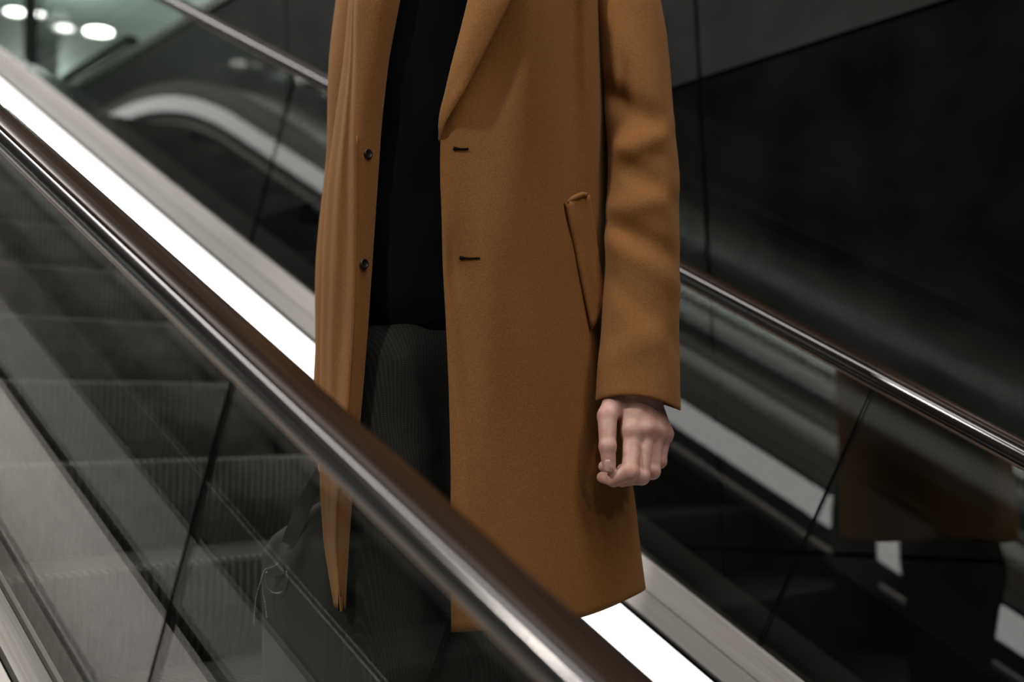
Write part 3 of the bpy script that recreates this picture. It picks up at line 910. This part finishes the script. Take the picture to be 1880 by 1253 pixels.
# ------------------------------------------------------------------ bag hanging from the right hand
bag = empty('bag', tuple(W3(uz(560, 1400, -.08))), 'dark grey fabric bag with a ring and bead chain, hanging behind the coat edge', 'bag')
btop = tab(478, 1022, 484, 1010, 500, 985, 520, 970, 545, 955, 570, 932, 600, 914, 640, 905, 665, 930, 680, 960)
bt = tab(478, .006, 486, .020, 520, .042, 600, .050, 660, .040, 680, .008)
BR = []
for x in np.concatenate([np.linspace(481, 500, 6), np.linspace(505, 668, 26), np.linspace(672, 680, 4)]):
    yt = float(btop(x)); yb = 1405-0.02*(x-480); th_ = float(bt(x)); row = []
    for k in range(64):
        a = 2*math.pi*k/64; c, s = math.cos(a), math.sin(a)
        cy_ = (yt+yb)/2; hy = (yb-yt)/2
        y = cy_-hy*(abs(s)**0.55)*(1 if s > 0 else -1); vv = -.130+th_*(abs(c)**0.75)*(1 if c > 0 else -1)
        # drape creases towards the strap
        vv += .010*math.exp(-((x-530-(y-960)*-0.35)/13)**2)*math.exp(-((y-990)/60)**2)*(1 if c > 0 else 0)*-1
        vv += .010*math.exp(-((x-560-(y-960)*-0.30)/16)**2)*math.exp(-((y-985)/80)**2)*(1 if c > 0 else 0)
        row.append(uz(x, y, vv))
    BR.append(row)
bo = grid_obj('bag_body', np.array(BR), ['canvas'], None, closed_u=True, close_ends=True); fix_normals(bo); keep(bo, bag)
def flat_strap(name, pts, wd, th_, mat, parent):
    P = np.array([uz(*p) for p in pts]); P = catmull(P, 30); rows_ = []
    for i, p in enumerate(P):
        d = P[min(i+1, 29)]-P[max(i-1, 0)]; d /= np.linalg.norm(d)
        a = np.cross(d, [0, 1, 0]); a /= np.linalg.norm(a); b = np.cross(d, a)
        rows_.append([p+a*wd+b*th_, p+a*wd-b*th_, p-a*wd-b*th_, p-a*wd+b*th_])
    o = grid_obj(name, np.array(rows_), [mat], None, closed_u=True, close_ends=True)
    o.data.polygons.foreach_set('use_smooth', [False]*len(o.data.polygons)); fix_normals(o); keep(o, parent); return o
flat_strap('strap', [(612, 800, -.09), (600, 850, -.085), (580, 890, -.10), (560, 925, -.095), (545, 962, -.088), (530, 1000, -.088)], .012, .0022, 'canvas', bag)
flat_strap('strap', [(616, 800, -.10), (628, 860, -.10), (648, 910, -.10), (660, 950, -.09)], .012, .0022, 'canvas', bag)
flat_strap('ring_tab', [(506, 1036, -.092), (507, 1046, -.089), (508, 1058, -.087)], .012, .002, 'canvas', bag)
rp_ = [uz(508+20*math.cos(a), 1062+28*math.sin(a), -.084) for a in np.linspace(-0.45, math.pi+.45, 26)]+[uz(490, 1050, -.084)]
tube('metal_ring', rp_, .0009, 'chain', bag, 8)
beads = []
ch = [(512, 1033), (505, 1040), (494, 1043), (487, 1046), (483, 1055), (479, 1067), (475, 1080), (471, 1095), (469, 1108), (468, 1122), (467, 1135), (467, 1148)]
ch2 = [(484, 1050), (481, 1062), (482, 1078), (484, 1094), (487, 1108), (489, 1124), (490, 1134)]
bm = bmesh.new()
for C_ in (ch, ch2):
    pts = catmull(np.array([uz(x, y, -.084) for x, y in C_]), int(len(C_)*3.4))
    for q in pts:
        r_ = bmesh.ops.create_icosphere(bm, subdivisions=1, radius=.0011)
        for vv in r_['verts']: vv.co += Vector(W3(q))
me = bpy.data.meshes.new('bead_chain'); bm.to_mesh(me); bm.free(); me.materials.append(MAT['chain'])
co = bpy.data.objects.new('bead_chain', me); COL.objects.link(co); keep(co, bag); co['kind'] = 'stuff'; co['label'] = 'fine steel bead chain'

# ------------------------------------------------------------------ hall: downlights, columns, shop windows
def downlight(x, y, r, strength, label, group, color=(1, .99, .95)):
    e = empty('downlight', (x, y, Zc(CEIL)), label, 'downlight', group)
    key = 'lens_%.2f_%.2f' % (strength, color[2])
    if key not in MAT: MAT[key] = pbr(key, (.8, .8, .8), .5, emit=color, estr=strength)
    V, F, FM = [], [], []
    prof = [(r*1.18, 0.0), (r*1.18, -.02), (r*1.0, -.025), (r*.98, -.008)]
    n_ = 32
    for (q, z) in prof:
        for k in range(n_):
            a = 2*math.pi*k/n_; V.append((x+q*math.cos(a), y+q*math.sin(a), Zc(CEIL)+z))
    for i in range(3):
        for k in range(n_): F.append((i*n_+k, i*n_+(k+1) % n_, (i+1)*n_+(k+1) % n_, (i+1)*n_+k))
    keep(fix_normals(mesh_obj('rim', V, F, 'steel')), e)
    V = [(x+r*.98*math.cos(2*math.pi*k/n_), y+r*.98*math.sin(2*math.pi*k/n_), Zc(CEIL)-.010) for k in range(n_)]
    keep(mesh_obj('lens', V, [tuple(range(n_-1, -1, -1))], key), e)
for (x, y, r, s_, lb) in ((4.12, 11.30, .10, 14, 'large white downlight at the far left of the hall ceiling'),
                     (4.31, 11.22, .06, 12, 'smaller white downlight second from the left in the hall ceiling'),
                     (4.66, 11.43, .09, 5, 'dim white downlight third from the left in the hall ceiling'),
                     (4.97, 11.32, .14, 16, 'brightest white downlight, fourth from the left in the hall ceiling'),
                     (5.50, 11.62, .10, 8, 'downlight rightmost of the hall ceiling row, just above the wall edge')):
    downlight(x, y, r, s_, lb, 'downlights in the upper hall')
downlight(4.9-10.37, 7.41, .11, 14, 'white downlight mirrored in the upper black wall panel', 'mirrored downlights', (.95, .97, 1))
downlight(-5.2, 5.2, .09, 8, 'warm downlight mirrored low in the black wall beside the sleeve', 'mirrored downlights', (1, .85, .55))
# line luminaire body above the escalators
lum = box('ceiling_luminaire', (LINE_X-.44, -5.6, Zc(LINE_Z)+.012), (LINE_X+.44, 7.6, Zc(CEIL)), 'steel', None, .01)
tag(lum, 'long ceiling luminaire running above the escalators', 'ceiling light')

# shop windows on the far wall: lit panes in steel frames
panes = [(-7.5, 1.4, 'teal', 1.2), (-5.2, 1.5, 'cream', 1.5), (-3.0, 1.2, 'teal', 1.2), (-1.2, 0.9, 'cream', 1.6), (0.4, 1.1, 'teal', 1.2), (2.0, 1.0, 'cream', 0.5), (3.7, 1.1, 'teal', 0.35),
         (5.3, .8, 'cream', 0.7), (6.7, 1.1, 'teal', 0.35), (8.6, 1.2, 'cream', 0.25)]
pcol = {'teal': (.42, .72, .70), 'cream': (.95, .9, .68)}
for i, (x, wd, c, s_) in enumerate(panes):
    key = 'pane_%s_%d' % (c, i); MAT[key] = pbr(key, (.2, .2, .2), .3, emit=pcol[c], estr=s_)
    e = empty('shop_window', (x+wd/2, 15.9, Zc(UP)), '%s lit shop window in the far hall, %s' % ('teal' if c == 'teal' else 'cream', ('far left of the row', 'second of the row from the left', 'third of the row from the left', 'fourth of the row from the left', 'behind the head of the escalator', 'sixth of the row from the left', 'beside the dark column', 'under the brightest downlight', 'near the wall edge', 'rightmost of the row')[i]), 'shop window', 'shop windows in the upper hall')
    h0, h1 = Zc(UP)+.15, Zc(UP)+1.5+.25*((i*7) % 3)
    box('pane', (x+.05, 15.93, h0+.05), (x+wd-.05, 15.96, h1-.05), key, e)
    for (a, b, c_, d_) in ((x, x+.05, h0, h1), (x+wd-.05, x+wd, h0, h1), (x+.05, x+wd-.05, h1-.05, h1), (x+.05, x+wd-.05, h0, h0+.05)):
        box('frame', (a, 15.90, c_), (b, 15.99, d_), 'steel', e)
for (x, y, wd, lb) in ((3.51, 9.3, .085, 'slim grey column at the left edge of the upper hall'), (4.72, 12.1, .22, 'dark column beside the slim grey one in the upper hall')):
    o = box('column', (x-wd/2, y-wd/2, Zc(UP)), (x+wd/2, y+wd/2, Zc(CEIL)), 'plaster', None, .01)
    tag(o, lb, 'column', 'columns in the upper hall')
